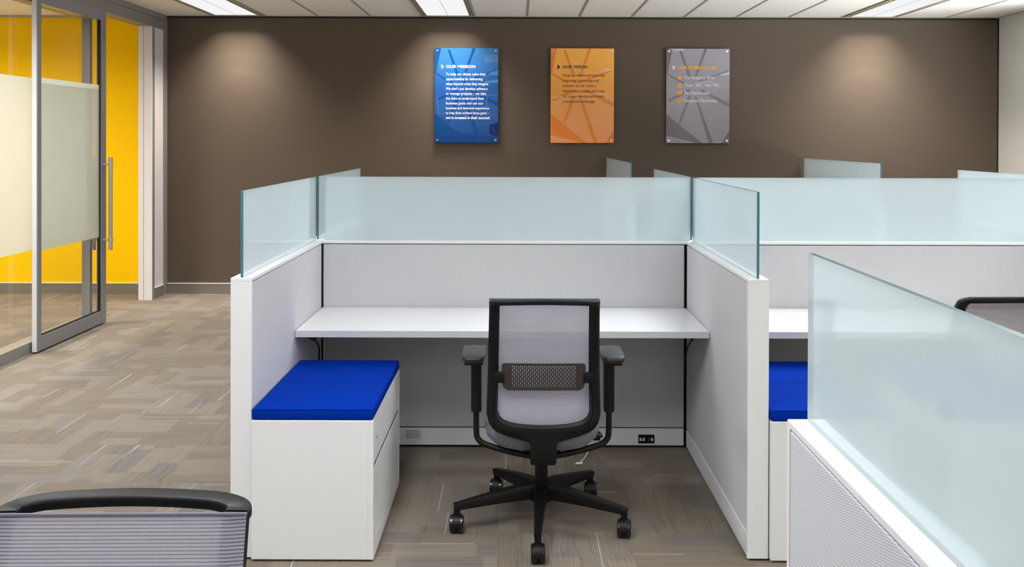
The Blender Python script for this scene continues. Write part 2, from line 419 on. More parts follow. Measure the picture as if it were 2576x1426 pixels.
# baseboards
def baseboard(name, x0, x1, y0, y1, axis):
    bm = B(); box(bm, x0, x1, y0, y1, 0.0, 0.100)
    o = struct(obj(name, bm, M['rubber_base']))
    if axis == 'x': t = bx(x0, x1, y0 - 0.004, y1, 0.100, 0.107)
    else: t = bx(x0, x1 + 0.002, y0, y1, 0.100, 0.107)
    obj('top_bead', t, M['alu_light'], o)
baseboard('baseboard_back', XL + 0.01, XR - 0.012, YB - 0.012, YB, 'x')
baseboard('baseboard_office', -6.7, -3.6, YB - 0.012, YB, 'x')
baseboard('baseboard_left', -3.475, -3.466, 8.757, 8.988, 'y')
baseboard('baseboard_right', XR - 0.012, XR, YN, YB - 0.012, 'y')
# wall / ceiling dark strips and white angle
struct(obj('trim_4', bx(XL, XR, YB - 0.008, YB, ZC - 0.022, ZC - 0.006), M['slot']))
struct(obj('trim_5', bx(XL, XR, YB - 0.022, YB, ZC - 0.006, ZC), M['grid']))
struct(obj('trim_6', bx(XR - 0.008, XR, YB - 0.010, YB, 0.107, ZC - 0.022), M['slot']))
struct(obj('trim_7', bx(-6.7, -3.6, YB - 0.02, YB, ZC - 0.02, ZC), M['grid']))

# ceiling grid
PIT = 0.517; GX0 = -0.93
bm = B(); k = -5
while GX0 + k * PIT < XR:
    x = GX0 + k * PIT
    if x > -3.4: box(bm, x - 0.010, x + 0.010, YN, YB - 0.022, ZC - 0.0035, ZC)
    k += 1
for j in range(9):
    y = YB - 0.09 - 1.53 * j
    if j > 0: box(bm, -3.39, XR, y - 0.010, y + 0.010, ZC - 0.003, ZC)
struct(obj('trim_8', bm, M['grid']))

def sheet(x, y0, y1, z0, z1):
    b = B(); b.faces.new([b.verts.new(v) for v in ((x, y0, z0), (x, y1, z0), (x, y1, z1), (x, y0, z1))]); return b
# fixed glass panel of the office front = window_1
bm = B()
GY0, GY1 = 5.4, 7.545
box(bm, -3.585, -3.475, GY0, GY1, 2.52, 2.592)
box(bm, -3.585, -3.475, GY0, GY0 + 0.04, 0.08, 2.52); box(bm, -3.565, -3.50, GY1 - 0.045, GY1, 0.08, 2.52)
w1 = struct(obj('window_1', bm, M['alu']))
obj('sill_rail', bx(-3.585, -3.475, GY0, GY1, 0.0, 0.080), M['header'], w1)
obj('glass_pane', bx(-3.535, -3.527, GY0 + 0.04, GY1 - 0.045, 0.08, 2.52), M['clear'], w1)
obj('frosted_film', sheet(-3.5265, GY0 + 0.04, GY1 - 0.045, 0.727, 1.98), M['film'], w1)['label'] = 'cream frosted privacy band'

# sliding door leaf = door_1
DX0, DX1, DY0, DY1 = -3.462, -3.42, 6.53, 7.625
bm = B()
box(bm, DX0, DX1, DY0, DY0 + 0.055, 0.012, 2.60, 0.002, 1)
box(bm, DX0, DX1, DY1 - 0.085, DY1, 0.012, 2.60, 0.002, 1)
box(bm, DX0, DX1, DY0 + 0.055, DY1 - 0.085, 0.012, 0.115, 0.002, 1)
box(bm, DX0, DX1, DY0 + 0.055, DY1 - 0.085, 2.515, 2.60, 0.002, 1)
d1 = struct(obj('door_1', bm, M['alu']))
obj('edge_seal', bx(DX0 + 0.004, DX1 - 0.006, DY0 - 0.004, DY0, 0.012, 2.59), M['alu_light'], d1)
obj('glazing_bead', box(bx(-3.450, -3.430, DY1 - 0.095, DY1 - 0.085, 0.115, 2.515), -3.450, -3.430, DY0 + 0.055, DY1 - 0.095, 0.115, 0.123), M['slot'], d1)
obj('glass_pane', bx(-3.446, -3.438, DY0 + 0.055, DY1 - 0.095, 0.123, 2.515), M['clear'], d1)
obj('frosted_film', sheet(-3.4370, DY0 + 0.056, DY1 - 0.096, 0.727, 1.98), M['film'], d1)['label'] = 'frosted privacy band'
def pull(xb, sx):
    bm = B(); yy = DY1 - 0.05
    cyl(bm, (xb, yy, 0.615), (xb, yy, 1.385), 0.0155, n=20)
    h = obj('pull_handle', bm, M['chrome'], d1, True)
    for z in (0.70, 1.325):
        b2 = B(); cyl(b2, (DX1 if sx > 0 else DX0, yy, z), (xb + sx * 0.022, yy, z), 0.008, n=14)
        s = obj('handle_standoff', b2, M['chrome'], h, True)
pull(-3.362, 1); pull(-3.50, -1)

# ------------------------------------------------------------ ceiling lights
def troffer(xc, y0, y1, label, power, color=(1, 0.965, 0.92), spread=125, group='ceiling troffer lights', scallop=0):
    t = thing('ceiling_light', label, 'ceiling light', (xc, (y0 + y1) / 2, ZC), 0, group)
    L = (y1 - y0) / 2; hw = PIT / 2
    bm = B()
    for s in (-1, 1):
        a, b = sorted((s * hw, s * (hw - 0.012))); box(bm, a, b, -L, L, -0.012, 0.0)
        a, b = sorted((s * (hw - 0.020), s * (hw - 0.034))); box(bm, a, b, -L, L, -0.010, 0.0)
        a, b = sorted((s * (hw - 0.042), s * (hw - 0.052))); box(bm, a, b, -L, L, -0.012, 0.0)
    for s in (-1, 1):
        a, b = sorted((s * L, s * (L - 0.022))); box(bm, -hw, hw, a, b, -0.012, 0.0)
    obj('frame', bm, M['beige_metal'], t)
    for s in (-1, 1):
        a, b = sorted((s * (hw - 0.013), s * (hw - 0.041)))
        obj('air_slot', bx(a, b, -L + 0.022, L - 0.022, -0.006, -0.001), M['slot'], t)
    obj('diffuser', bx(-hw + 0.052, hw - 0.052, -L + 0.022, L - 0.022, -0.008, -0.002), M['diffuser'], t)
    obj('centre_seam', bx(-0.0015, 0.0015, -L + 0.022, L - 0.022, -0.0092, -0.008), M['grid'], t)
    ld = bpy.data.lights.new('troffer_lamp', 'AREA'); ld.shape = 'RECTANGLE'; ld.size = 0.38; ld.size_y = 2 * L - 0.1
    ld.energy = power; ld.color = color; ld.spread = math.radians(spread)
    lo = bpy.data.objects.new('troffer_lamp', ld); C.objects.link(lo); lo.parent = t; lo.location = (0, 0, -0.03)
    if scallop:
        sd = bpy.data.lights.new('end_lamp', 'AREA'); sd.shape = 'RECTANGLE'; sd.size = 0.42; sd.size_y = 0.20
        sd.energy = scallop; sd.color = (1, .90, .79); sd.spread = math.radians(104)
        so = bpy.data.objects.new('end_lamp', sd); C.objects.link(so); so.parent = t; so.location = (0, L - 0.13, -0.03)
    return t
XA, XBt, XC = GX0 - 3.5 * PIT, GX0 + 0.5 * PIT, GX0 + 8.5 * PIT
troffer(XA, 7.44, 8.965, 'louvred ceiling light beside the office door header at left', LIGHT_WALL, (1, .95, .90), 120, scallop=LIGHT_SCALLOP)
troffer(XBt, 7.44, 8.965, 'louvred ceiling light above the blue mission poster', LIGHT_WALL, (1, .95, .90), 120, scallop=LIGHT_SCALLOP)
troffer(XC, 7.44, 8.965, 'louvred ceiling light near the white right hand wall', LIGHT_WALL, (1, .95, .90), 120, scallop=LIGHT_SCALLOP)
SPOTS = ((XA, 4.38), (XBt, 4.38), (GX0 + 4.5 * PIT, 4.38), (XC, 4.38), (XA, 1.32), (XBt, 1.32), (GX0 + 4.5 * PIT, 1.32), (XC, 1.32),
         (XA, -1.74), (XBt, -1.74), (GX0 + 4.5 * PIT, -1.74), (XC, -1.74))
ALONG = {4.38: 'above the cubicle worktops', 1.32: 'above the near aisle', -1.74: 'behind the photographer'}
ACROSS = dict(zip((XA, XBt, GX0 + 4.5 * PIT, XC), ('over the left walkway', 'left of centre', 'right of centre', 'by the window wall')))
for (xx, yy), ww in zip(SPOTS, ROOM):  # unseen lights, guessed and placed to match the lit surfaces
    if ww > 0: troffer(xx, yy, yy + 1.525, 'louvred ceiling light %s, %s' % (ALONG[yy], ACROSS[xx]), ww, (.945, .975, 1), 150)
t = troffer(-5.3, 5.9, 7.4, 'office ceiling light behind the glass wall', LIGHT_OFFICE, (1, .93, .84), 165, None)

# ------------------------------------------------------------ cubicle panels
TH = 0.077; PH = 1.035
def panel(name, label, axis, c, a0, a1, glass=None, gtop=1.355, post0=False, post1=False, face='fabric', h=PH,
          fab=None, inset0=0.0, inset1=0.0, group='cubicle partition panels'):
    """axis 'y': runs in y at x=c from a0 to a1; axis 'x': runs in x at y=c. Local: s = along, w = across."""
    mid = (a0 + a1) / 2
    t = thing(name, label, 'partition', (c, mid, 0) if axis == 'y' else (mid, c, 0), 0, group)
    L = (a1 - a0) / 2
    def pb(bm, s0, s1, w0, w1, z0, z1, bev=0.0):
        if axis == 'y': return box(bm, w0, w1, s0, s1, z0, z1, bev)
        return box(bm, s0, s1, w0, w1, z0, z1, bev)
    hw = TH / 2
    obj('core', pb(B(), -L + 0.002, L - 0.002, -hw + 0.012, hw - 0.012, 0.004, h - 0.014), M['black_deep'], t)
    obj('top_cap', pb(B(), -L, L, -hw, hw, h - 0.013, h, 0.0015), M['white'], t)
    for flag, s0, s1 in ((post0, -L, -L + 0.014), (post1, L - 0.014, L)):
        if flag: obj('end_post', pb(B(), s0, s1, -hw, hw, 0.008, h - 0.0132, 0.001), M['white'], t)
    f0 = -L + (0.016 if post0 else 0.010) + inset0; f1 = L - (0.016 if post1 else 0.010) - inset1
    for sgn in (-1, 1):
        w0, w1 = sorted((sgn * (hw - 0.011), sgn * (hw - 0.001)))
        obj('fabric_tile', pb(B(), f0, f1, w0, w1, 0.104, h - 0.017, 0.0025), M[face], t)
        w0, w1 = sorted((sgn * (hw - 0.011), sgn * (hw - 0.0)))
        obj('base_raceway', pb(B(), f0, f1, w0, w1, 0.014, 0.099, 0.002), M['white'], t)
    if glass:
        g = glass if isinstance(glass, list) else [glass]
        for g0, g1 in g:
            bm = B()
            pb(bm, g0 - mid, g1 - mid, -0.005, 0.005, h, gtop)
            for f in bm.faces:
                n = f.normal
                big = abs(n.x) > 0.5 if axis == 'y' else abs(n.y) > 0.5
                f.material_index = 0 if big else 1
            bm.normal_update()
            for f in bm.faces:
                n = f.normal
                big = abs(n.x) > 0.5 if axis == 'y' else abs(n.y) > 0.5
                f.material_index = 0 if big else 1
            o = obj('glass_screen', bm, [M['screen'], M['glass_edge']], t)
            o['label'] = 'frosted pale mint glass screen'
    return t
XPL, XPR, XPF = -1.0085, 0.8905, 2.848
YP0, YP1 = 3.35, 4.57
YPC = YP1 + TH / 2
panel('partition_panel', 'grey fabric side panel left of the empty cubicle, beside the aisle', 'y', XPL, YP0, YP1, (YP0 + 0.012, 4.585), post0=True)
panel('partition_panel', 'grey fabric side panel right of the middle chair, dividing the two cubicles', 'y', XPR, YP0, YP1, (YP0 + 0.012, 4.585), post0=True)
panel('partition_panel', 'side panel at the far right end of the right hand cubicle, past the frame', 'y', XPF, YP0, YP1, (YP0 + 0.012, 4.585), post0=True)
panel('partition_panel', 'grey fabric back panel behind the white desk with the middle chair', 'x', YPC, XPL - TH / 2 , XPR - TH / 2, (XPL + 0.045, XPR - 0.018), inset0=TH - 0.004)
panel('partition_panel', 'grey fabric back panel of the right hand cubicle under long glass screen', 'x', YPC, XPR - TH / 2, XPF + TH / 2, (XPR + 0.018, XPF - 0.02), inset0=TH - 0.004, inset1=TH - 0.004)
for xx, lb in ((XPL, 'far side panel behind the left corner of the cubicle, only its glass top showing'),
               (XPR, 'far side panel behind the right corner of the middle cubicle, glass top showing'),
               (XPF, 'far side panel at the right edge of the picture, only its glass top showing')):
    panel('partition_panel', lb, 'y', xx, YP1 + TH, 5.90, (YP1 + TH + 0.0, 5.888), post1=True, group='far side panels')
panel('partition_panel', 'small glass topped panel against brown wall between orange and grey posters', 'y', 0.895, 7.13, 9.05, (7.14, 9.04), gtop=1.362, post0=True, group='panels against the brown wall')
panel('partition_panel', 'glass topped panel against brown wall right of the grey poster', 'y', XPF, 7.13, 9.05, (7.14, 9.04), gtop=1.362, post0=True, group='panels against the brown wall')
panel('partition_panel', 'nearest partition panel at bottom right with coarse weave and large glass screen', 'y', 0.5385, 0.15, 1.68, (0.17, 1.668), gtop=1.342, post1=True, face='fabric_coarse', group=None)

# worktops
def desk(name, x0, x1, label):
    t = thing(name, label, 'desk', ((x0 + x1) / 2, 4.288, 0.6735), 0, 'white cubicle worktops')
    hx = (x1 - x0) / 2 - 0.002
    obj('worktop', bx(-hx, hx, -0.278, 0.279, 0.001, 0.0305, 0.002), M['laminate'], t)
    obj('edge_band', bx(-hx, hx, -0.2815, -0.278, 0.0015, 0.030), M['laminate_edge'], t)
    for s in (-1, 1):
        bm = B(); box(bm, s * (hx - 0.022) - 0.02, s * (hx - 0.022) + 0.02, -0.18, 0.27, -0.006, 0.001)
        x = s * (hx - 0.005)
        box(bm, x - 0.003, x + 0.003, 0.08, 0.27, -0.09, 0.0)
        obj('bracket', bm, M['black'], t)
desk('desk', XPL + TH / 2, XPR - TH / 2, 'white worktop in the middle cubicle behind the mesh chair')
desk('desk', XPR + TH / 2, XPF - TH / 2, 'white worktop in the right hand cubicle, partly behind the near glass')

# ------------------------------------------------------------ storage pedestals
def cushion_bm(w, d, h):
    bm = B(); box(bm, 0, w, 0, d, 0, h, 0.010, 3)
    return bm
def pedestal(x0, label, flip=False):
    t = thing('storage_pedestal', label, 'pedestal', (x0, 3.333, 0), 0, 'cushion topped storage pedestals')
    w, d, h = 0.447, 0.745, 0.517
    bm = B()
    box(bm, 0.0, w - 0.020, 0, 0.018, 0.008, h, 0.0015, 1)
    box(bm, 0.0, w - 0.020, d - 0.018, d, 0.008, h, 0.0015, 1)
    box(bm, 0.0, 0.018, 0.018, d - 0.018, 0.008, h)
    box(bm, 0.018, w - 0.020, 0.018, d - 0.018, h - 0.018, h)
    box(bm, 0.018, w - 0.03, 0.018, d - 0.018, 0.008, 0.07)
    obj('cabinet_body', bm, M['white'], t)
    bm = B()
    box(bm, w - 0.020, w, 0, 0.012, 0.008, h, 0.001, 1); box(bm, w - 0.020, w, d - 0.012, d, 0.008, h, 0.001, 1)
    box(bm, w - 0.020, w, 0.012, d - 0.012, h - 0.012, h)
    box(bm, w - 0.020, w, 0.012, d - 0.012, 0.008, 0.072)
    obj('face_frame', bm, M['white'], t)
    obj('inner_shadow_liner', bx(w - 0.024, w - 0.0205, 0.018, d - 0.018, 0.07, h - 0.02), M['black_deep'], t).name = 'liner'  # black sheet standing in for the shade inside the drawer gaps
    for z0, z1, pk in ((0.078, 0.342, 0), (0.352, 0.500, 1)):
        dr = obj('drawer', bx(w - 0.020, w - 0.001, 0.016, d - 0.016, z0, z1 - 0.006, 0.0015, 1), M['white'], t)
        # the recessed finger pull along the top edge of the drawer
        obj('finger_pull', bx(w - 0.018, w - 0.005, 0.03, d - 0.03, z1 - 0.006, z1 - 0.001), M['slot'], dr)
        if pk:
            b = B(); cyl(b, (w - 0.002, 0.075, z0 + 0.085), (w + 0.003, 0.075, z0 + 0.085), 0.009, n=18)
            obj('lock', b, M['chrome'], dr, True)
    bm = B(); n = 10
    # upholstered top with two crossing seams
    box(bm, 0.001, w - 0.001, 0.001, d - 0.001, h + 0.001, h + 0.043, 0.009, 3)
    c = obj('cushion', bm, M['fabric_blue'], t, True); c['label'] = 'royal blue upholstered cushion top'
    bm = B()
    tube(bm, [(w / 2, 0.012, h + 0.0425), (w / 2, d - 0.012, h + 0.0425)], 0.0016, 6, 0)
    tube(bm, [(0.012, d * 0.5, h + 0.0425), (w - 0.012, d * 0.5, h + 0.0425)], 0.0016, 6, 0)
    tube(bm, [(0.010, 0.0020, h + 0.0405), (w - 0.010, 0.0020, h + 0.0405)], 0.0018, 6, 0)
    tube(bm, [(w - 0.0020, 0.010, h + 0.0405), (w - 0.0020, d - 0.010, h + 0.0405)], 0.0018, 6, 0)
    obj('seam', bm, M['fabric_blue'], c)
    return t
pedestal(XPL + TH / 2 + 0.004, 'white storage pedestal with blue cushion left of the middle chair')
pedestal(XPR + TH / 2 + 0.004, 'white storage pedestal with blue cushion behind the near glass panel')

# ------------------------------------------------------------ office chair
def yback(z):   # depth of the mesh plane (chair faces +y)
    pts = [(0.42, -0.25), (0.50, -0.262), (0.62, -0.258), (0.72, -0.268), (0.85, -0.310), (0.96, -0.352), (1.0, -0.37)]
    for (a, ya), (b, yb) in zip(pts, pts[1:]):
        if z <= b:
            s = (z - a) / (b - a); return ya + (yb - ya) * s
    return pts[-1][1]
def make_chair(label, loc, rot, base_rot, mesh='mesh', group='black framed mesh task chairs', corner=0.0):
    t = thing('office_chair', label, 'chair', loc, rot, group)
    # --- star base
    bm = B(); cyl(bm, (0, 0, 0.095), (0, 0, 0.165), 0.046, 0.036, 28)
    hub = obj('base_hub', bm, M['black'], t, True)
    bm = B(); cyl(bm, (0, 0, 0.165), (0, 0, 0.245), 0.026, n=24); cyl(bm, (0, 0, 0.245), (0, 0, 0.34), 0.017, n=20)
    obj('gas_column', bm, M['black'], t, True)
    R = 0.345
    for k in range(5):
        a = base_rot + k * 2 * PI / 5
        d = Vector((math.cos(a), math.sin(a), 0))
        path = [d * r for r in (0.025, 0.10, 0.20, 0.30, R + 0.012)]
        zz = [0.135, 0.131, 0.120, 0.106, 0.098]
        pth = [Vector((p.x, p.y, z)) for p, z in zip(path, zz)]
        sc = [(1.25, 1.15), (1.1, 1.05), (0.9, 0.85), (0.72, 0.62), (0.62, 0.5)]
        bm = B(); sweep(bm, pth, [(-0.019, -0.026), (0.019, -0.026), (0.023, 0.010), (0.017, 0.024), (-0.017, 0.024), (-0.023, 0.010)], scales=sc)
        e = d * R; cyl(bm, (e.x, e.y, 0.070), (e.x, e.y, 0.100), 0.013, n=14)
        obj('base_leg', bm, M['black'], t, True)
        # caster: twin wheels under a hood
        yaw = -0.08 + 0.12 * math.sin(3 * k + 1)
        ax = Vector((math.cos(yaw), math.sin(yaw), 0)); fw = Vector((-ax.y, ax.x, 0))
        cpt = Vector((e.x, e.y, 0.034)) - fw * 0.008
        bm = B()
        for s in (-1, 1):
            cyl(bm, cpt + ax * s * 0.006, cpt + ax * s * 0.024, 0.034, n=28)
            cyl(bm, cpt + ax * s * 0.024, cpt + ax * s * 0.0265, 0.030, 0.026, n=28) if s > 0 else cyl(bm, cpt - ax * 0.0265, cpt - ax * 0.024, 0.026, 0.030, n=28)
        cs = obj('caster', bm, M['caster'], t, True)
        bm = B()
        cyl(bm, cpt - ax * 0.006, cpt + ax * 0.006, 0.030, n=24)
        cyl(bm, (e.x, e.y, 0.045), (e.x, e.y, 0.078), 0.008, n=12)
        q = Matrix.Translation(cpt) @ Matrix.Rotation(yaw, 4, 'Z')
        # hood: half ring over the wheels
        prof = []
        for j in range(13):
            an = PI * j / 12
            prof.append((an,))
        r0 = []; r1 = []
        for (an,) in prof:
            for lst, rr in ((r0, 0.0375), (r1, 0.0345)):
                lst.append([bm.verts.new(q @ Vector((s * 0.0155, rr * math.cos(an), rr * math.sin(an)))) for s in (-1, 1)])
        for j in range(12):
            bm.faces.new((r0[j][0], r0[j][1], r0[j + 1][1], r0[j + 1][0])); bm.faces.new((r1[j][0], r1[j + 1][0], r1[j + 1][1], r1[j][1]))
            bm.faces.new((r0[j][0], r0[j + 1][0], r1[j + 1][0], r1[j][0])); bm.faces.new((r0[j][1], r1[j][1], r1[j + 1][1], r0[j + 1][1]))
        for j in (0, 12): bm.faces.new((r0[j][0], r1[j][0], r1[j][1], r0[j][1]))
        obj('caster_hood', bm, M['black'], cs, True)
    # --- mechanism
    bm = B(); box(bm, -0.075, 0.075, -0.13, 0.12, 0.325, 0.375, 0.010)
    box(bm, -0.052, 0.052, -0.20, -0.12, 0.318, 0.372, 0.008)
    obj('tilt_mechanism', bm, M['black'], t, True)
    bm = B(); tube(bm, [(0.07, 0.02, 0.35), (0.15, 0.03, 0.348), (0.215, 0.035, 0.342)], 0.006, 8); box(bm, 0.20, 0.25, 0.018, 0.05, 0.336, 0.348, 0.004)
    obj('height_lever', bm, M['black'], t, True)
    # --- seat
    def slab(hw, y0, y1, z0, z1, n=40, dome=0.0, pw=3.2, under=0.86):
        bm = B(); rings = []
        cy = (y0 + y1) / 2; hy = (y1 - y0) / 2
        for (k, z) in ((under, z0), (0.97, z0 + (z1 - z0) * 0.30), (1.0, z0 + (z1 - z0) * 0.6), (0.975, z0 + (z1 - z0) * 0.88), (0.90, z1), (0.45, z1 + dome)):
            r = []
            for j in range(n):
                a = 2 * PI * j / n; c, s = math.cos(a), math.sin(a)
                e = 2 / pw
                x = hw * k * math.copysign(abs(c) ** e, c); y = cy + hy * k * math.copysign(abs(s) ** e, s)
                zz = z - 0.018 * max(0, (y - cy) / hy - 0.55) / 0.45 - 0.010 * (1 - min(1, abs(x) / hw)) * 0
                r.append(bm.verts.new((x, y, zz)))
            rings.append(r)
        for r0, r1 in zip(rings, rings[1:]):
            for j in range(n): bm.faces.new((r0[j], r0[(j + 1) % n], r1[(j + 1) % n], r1[j]))
        bm.faces.new(rings[0][::-1]); bm.faces.new(rings[-1])
        return bm
    obj('seat_pan', slab(0.195, -0.20, 0.20, 0.350, 0.380), M['black'], t, True)
    obj('seat', slab(0.228, -0.255, 0.245, 0.366, 0.455, dome=0.006, under=0.86), M['seat_fabric'], t, True)
    # --- back frame: two uprights merging into a wide lower bow, all one moulding
    def outer(z):
        return 0.200 + (0.985 - z) / 0.5 * 0.014
    NS = 26
    # section rings following the U: outer edge / inner edge in (x, z)
    U = []
    def arc_pts():
        out = []
        for z in (0.962, 0.90, 0.82, 0.74, 0.66, 0.60, 0.56): out.append(((outer(z), z), (outer(z) - 0.038 - (0.962 - z) * 0.006, z)))
        # corner
        out += [((0.2130, 0.525), (0.172, 0.532)), ((0.205, 0.490), (0.165, 0.512)), ((0.191, 0.467), (0.150, 0.498)),
                ((0.173, 0.452), (0.127, 0.488)), ((0.138, 0.437), (0.096, 0.481)), ((0.098, 0.425), (0.060, 0.477)), ((0.060, 0.414), (0.028, 0.4755))]
        return out
    right = arc_pts()
    if corner:
        right = [((.150, .976), (.150, .953)), ((.180, .973), (.152, .951)), ((.195, .962), (.158, .945)), ((.201, .942), (.162, .930))] + [q for q in right if q[0][1] <= 0.90]
    seq = right + [((0.0, 0.408), (0.0, 0.475))] + [((-a[0], a[1]), (-b[0], b[1])) for a, b in right[::-1]]
    bm = B(); rings = []
    for (o_, i_) in seq:
        ox, oz = o_; ixx, iz = i_
        yo = yback(oz); yi = yback(iz)
        T_ = 0.024
        m = Vector(((ox + ixx) / 2, (yo + yi) / 2 - T_ - 0.006, (oz + iz) / 2))
        rings.append([bm.verts.new(v) for v in (
            Vector((ox, yo - 0.002, oz)), Vector((ox, yo - T_ * 0.8, oz)),
            Vector((ox * 0.8 + ixx * 0.2, (yo * 0.8 + yi * 0.2) - T_ - 0.004, oz * 0.8 + iz * 0.2)), m,
            Vector((ox * 0.2 + ixx * 0.8, (yo * 0.2 + yi * 0.8) - T_, oz * 0.2 + iz * 0.8)),
            Vector((ixx, yi - T_ * 0.6, iz)), Vector((ixx, yi - 0.002, iz)))])
    for r0, r1 in zip(rings, rings[1:]):
        for k in range(7): bm.faces.new((r0[k], r0[(k + 1) % 7], r1[(k + 1) % 7], r1[k]))
    bm.faces.new(rings[0]); bm.faces.new(rings[-1][::-1])
    obj('back_frame', bm, M['black'], t, True)
    # inner step line of the frame
    bm = B()
    path = [Vector((i_[0] + (0.006 if i_[0] > 0.001 else -0.006 if i_[0] < -0.001 else 0) , yback(i_[1]) - 0.0265, i_[1] - (0.006 if i_[1] < 0.53 else 0))) for o_, i_ in seq[5:-5]]
    sweep(bm, path, circ(0.0022, 6), up=(0, 1, 0))
    obj('frame_bead', bm, M['black_soft'], t, True)
    # top rail bowing backwards behind the mesh
    zr = 0.966
    pl = [(0.181, yback(zr) - 0.010), (0.1805, yback(zr) - 0.026), (0.166, yback(zr) - 0.042), (0.120, yback(zr) - 0.055), (0.0, yback(zr) - 0.061)]
    pl = pl + [(-x, y) for x, y in pl[:-1][::-1]]
    if corner: pl = [(0.156 - 0.052 * k, yback(zr) - 0.014) for k in range(7)]
    path = smooth_path([(x, y, 0.966) if corner else (x, y, 0.955 + 0.010 * (1 - (x / 0.181) ** 2) ** 0.5) if abs(x) < 0.181 else (x, y, 0.955) for x, y in pl], 5)
    bm = B(); sweep(bm, path, rrect(0.022, 0.022, 0.005, 3) if corner else rrect(0.040, 0.018, 0.005, 3))
    obj('top_rail', bm, M['black'], t, True)
    # --- mesh
    NX, NZ = 16, 24; bm = B(); grid = []
    z0, z1 = 0.470, 0.964
    for j in range(NZ + 1):
        s = j / NZ; row = []
        for i in range(NX + 1):
            f = -1 + 2 * i / NX
            zz = z0 + (z1 - z0) * s
            low = max(0.0, (0.56 - zz) / 0.09)
            hw = (outer(zz) - (0.030 if corner else 0.0)) * math.sqrt(max(0.02, 1 - min(1, low) ** 2.4 * 0.62))
            yy = yback(zz) + 0.006 - 0.005 * abs(f) ** 14
            row.append(bm.verts.new((hw * f, yy, zz)))
        grid.append(row)
    for j in range(NZ):
        for i in range(NX): bm.faces.new((grid[j][i], grid[j][i + 1], grid[j + 1][i + 1], grid[j + 1][i]))
    obj('back_mesh', bm, M[mesh], t, True)
    bm = B(); tube(bm, [tuple(v) for v in [(x, yback(z1) + 0.005, z1) for x in [(-0.202 + 0.0404 * k) * (0.80 if corner else 1.0) for k in range(11)]]], 0.003, 8, 2)
    obj('mesh_welt', bm, M['seat_fabric' if mesh == 'mesh' else 'black'], t, True)
    # --- spine
    bm = B()
    path = smooth_path([(0, -0.279, 0.452), (0, -0.284, 0.415), (0, -0.282, 0.370), (0, -0.262, 0.340), (0, -0.18, 0.338)], 5)
    n = len(path); sc = []
    for k in range(n):
        f = k / (n - 1)
        sc.append((1.0 + 1.6 * max(0, 1 - f * 3.2) ** 2, 1.0))
    sweep(bm, path, rrect(0.098, 0.030, 0.009, 3), up=(0, 1, 0.2), scales=sc)
    obj('spine', bm, M['black'], t, True)
    # --- lumbar support
    lw, lz0, lz1 = 0.156, 0.612, 0.714
    yb = lambda z, x: yback(z) - 0.018 - 0.004 * (1 - (x / lw) ** 2)
    bm = B()
    def plate(pts):     # a rounded plate strip in x-z, thickness in y
        f = [bm.verts.new((x, yb(z, x), z)) for x, z in pts]; b = [bm.verts.new((x, yb(z, x) - 0.008, z)) for x, z in pts]
        bm.faces.new(f); bm.faces.new(b[::-1]); n = len(pts)
        for i in range(n): bm.faces.new((f[i], b[i], b[(i + 1) % n], f[(i + 1) % n]))
    for s in (-1, 1):
        plate([(s * 0.118, lz0), (s * 0.135, lz0), (s * 0.149, lz0 + 0.010), (s * 0.156, lz0 + 0.030), (s * 0.156, lz1 - 0.008), (s * 0.150, lz1), (s * 0.120, lz1)])
    for k in range(8):
        xa = -0.12 + 0.03 * k; xb2 = xa + 0.03
        plate([(xa, lz0), (xb2, lz0), (xb2, lz0 + 0.011), (xa, lz0 + 0.011)]); plate([(xa, lz1 - 0.007), (xb2, lz1 - 0.007), (xb2, lz1), (xa, lz1)])
    NB = 32; st = 0.24 / NB
    for k in range(NB + 1):
        x = -0.12 + st * k
        plate([(x - 0.0019, lz0 + 0.010), (x + 0.0019, lz0 + 0.010), (x + 0.0019, lz1 - 0.006), (x - 0.0019, lz1 - 0.006)])
        if k < NB:
            for j in range(5):
                z = lz0 + 0.018 + 0.0168 * j + (0.0084 if k % 2 else 0)
                if z < lz1 - 0.008: plate([(x, z - 0.0018), (x + st, z - 0.0018), (x + st, z + 0.0018), (x, z + 0.0018)])
    lum = obj('lumbar_support', bm, M['lumbar'], t); lum['label'] = 'dark brown slotted lumbar plate'
    for s in (-1, 1):
        bm = B(); a, b = sorted((s * 0.146, s * 0.186)); box(bm, a, b, yback(0.67) - 0.030, yback(0.67) - 0.012, 0.640, 0.680, 0.004)
        obj('lumbar_bracket', bm, M['black'], lum, True)
    # --- arms
    for s in (-1, 1):
        bm = B()
        tube(bm, [(s * 0.256, -0.155, 0.52), (s * 0.256, -0.155, 0.42), (s * 0.248, -0.158, 0.388), (s * 0.215, -0.165, 0.368), (s * 0.12, -0.18, 0.346), (s * 0.035, -0.19, 0.333)], 0.0115, 14, 6, up=(0, 1, 0))
        arm = obj('arm_tube', bm, M['black'], t, True)
        bm = B(); sweep(bm, [Vector((s * 0.256, -0.155, 0.50)), Vector((s * 0.256, -0.155, 0.60)), Vector((s * 0.256, -0.155, 0.688))], rrect(0.040, 0.058, 0.010, 3), up=(0, 1, 0))
        obj('arm_sleeve', bm, M['black'], t, True)
        bm = B(); box(bm, s * 0.256 - 0.022, s * 0.256 + 0.022, -0.20, -0.09, 0.680, 0.700, 0.006)
        box(bm, s * 0.262 - 0.036, s * 0.262 + 0.036, -0.262, 0.0, 0.697, 0.714, 0.007)
        obj('arm_pad_base', bm, M['black'], t, True)
        bm = slab(0.045, -0.285, -0.02, 0.708, 0.735, n=32, dome=0.002, pw=4.6, under=0.9)
        for v in bm.verts: v.co.x += s * 0.264; v.co.z += 0.018 * max(0, (v.co.y + 0.20)) * 0
        obj('arm_pad', bm, M['black_soft'], t, True)
    return t
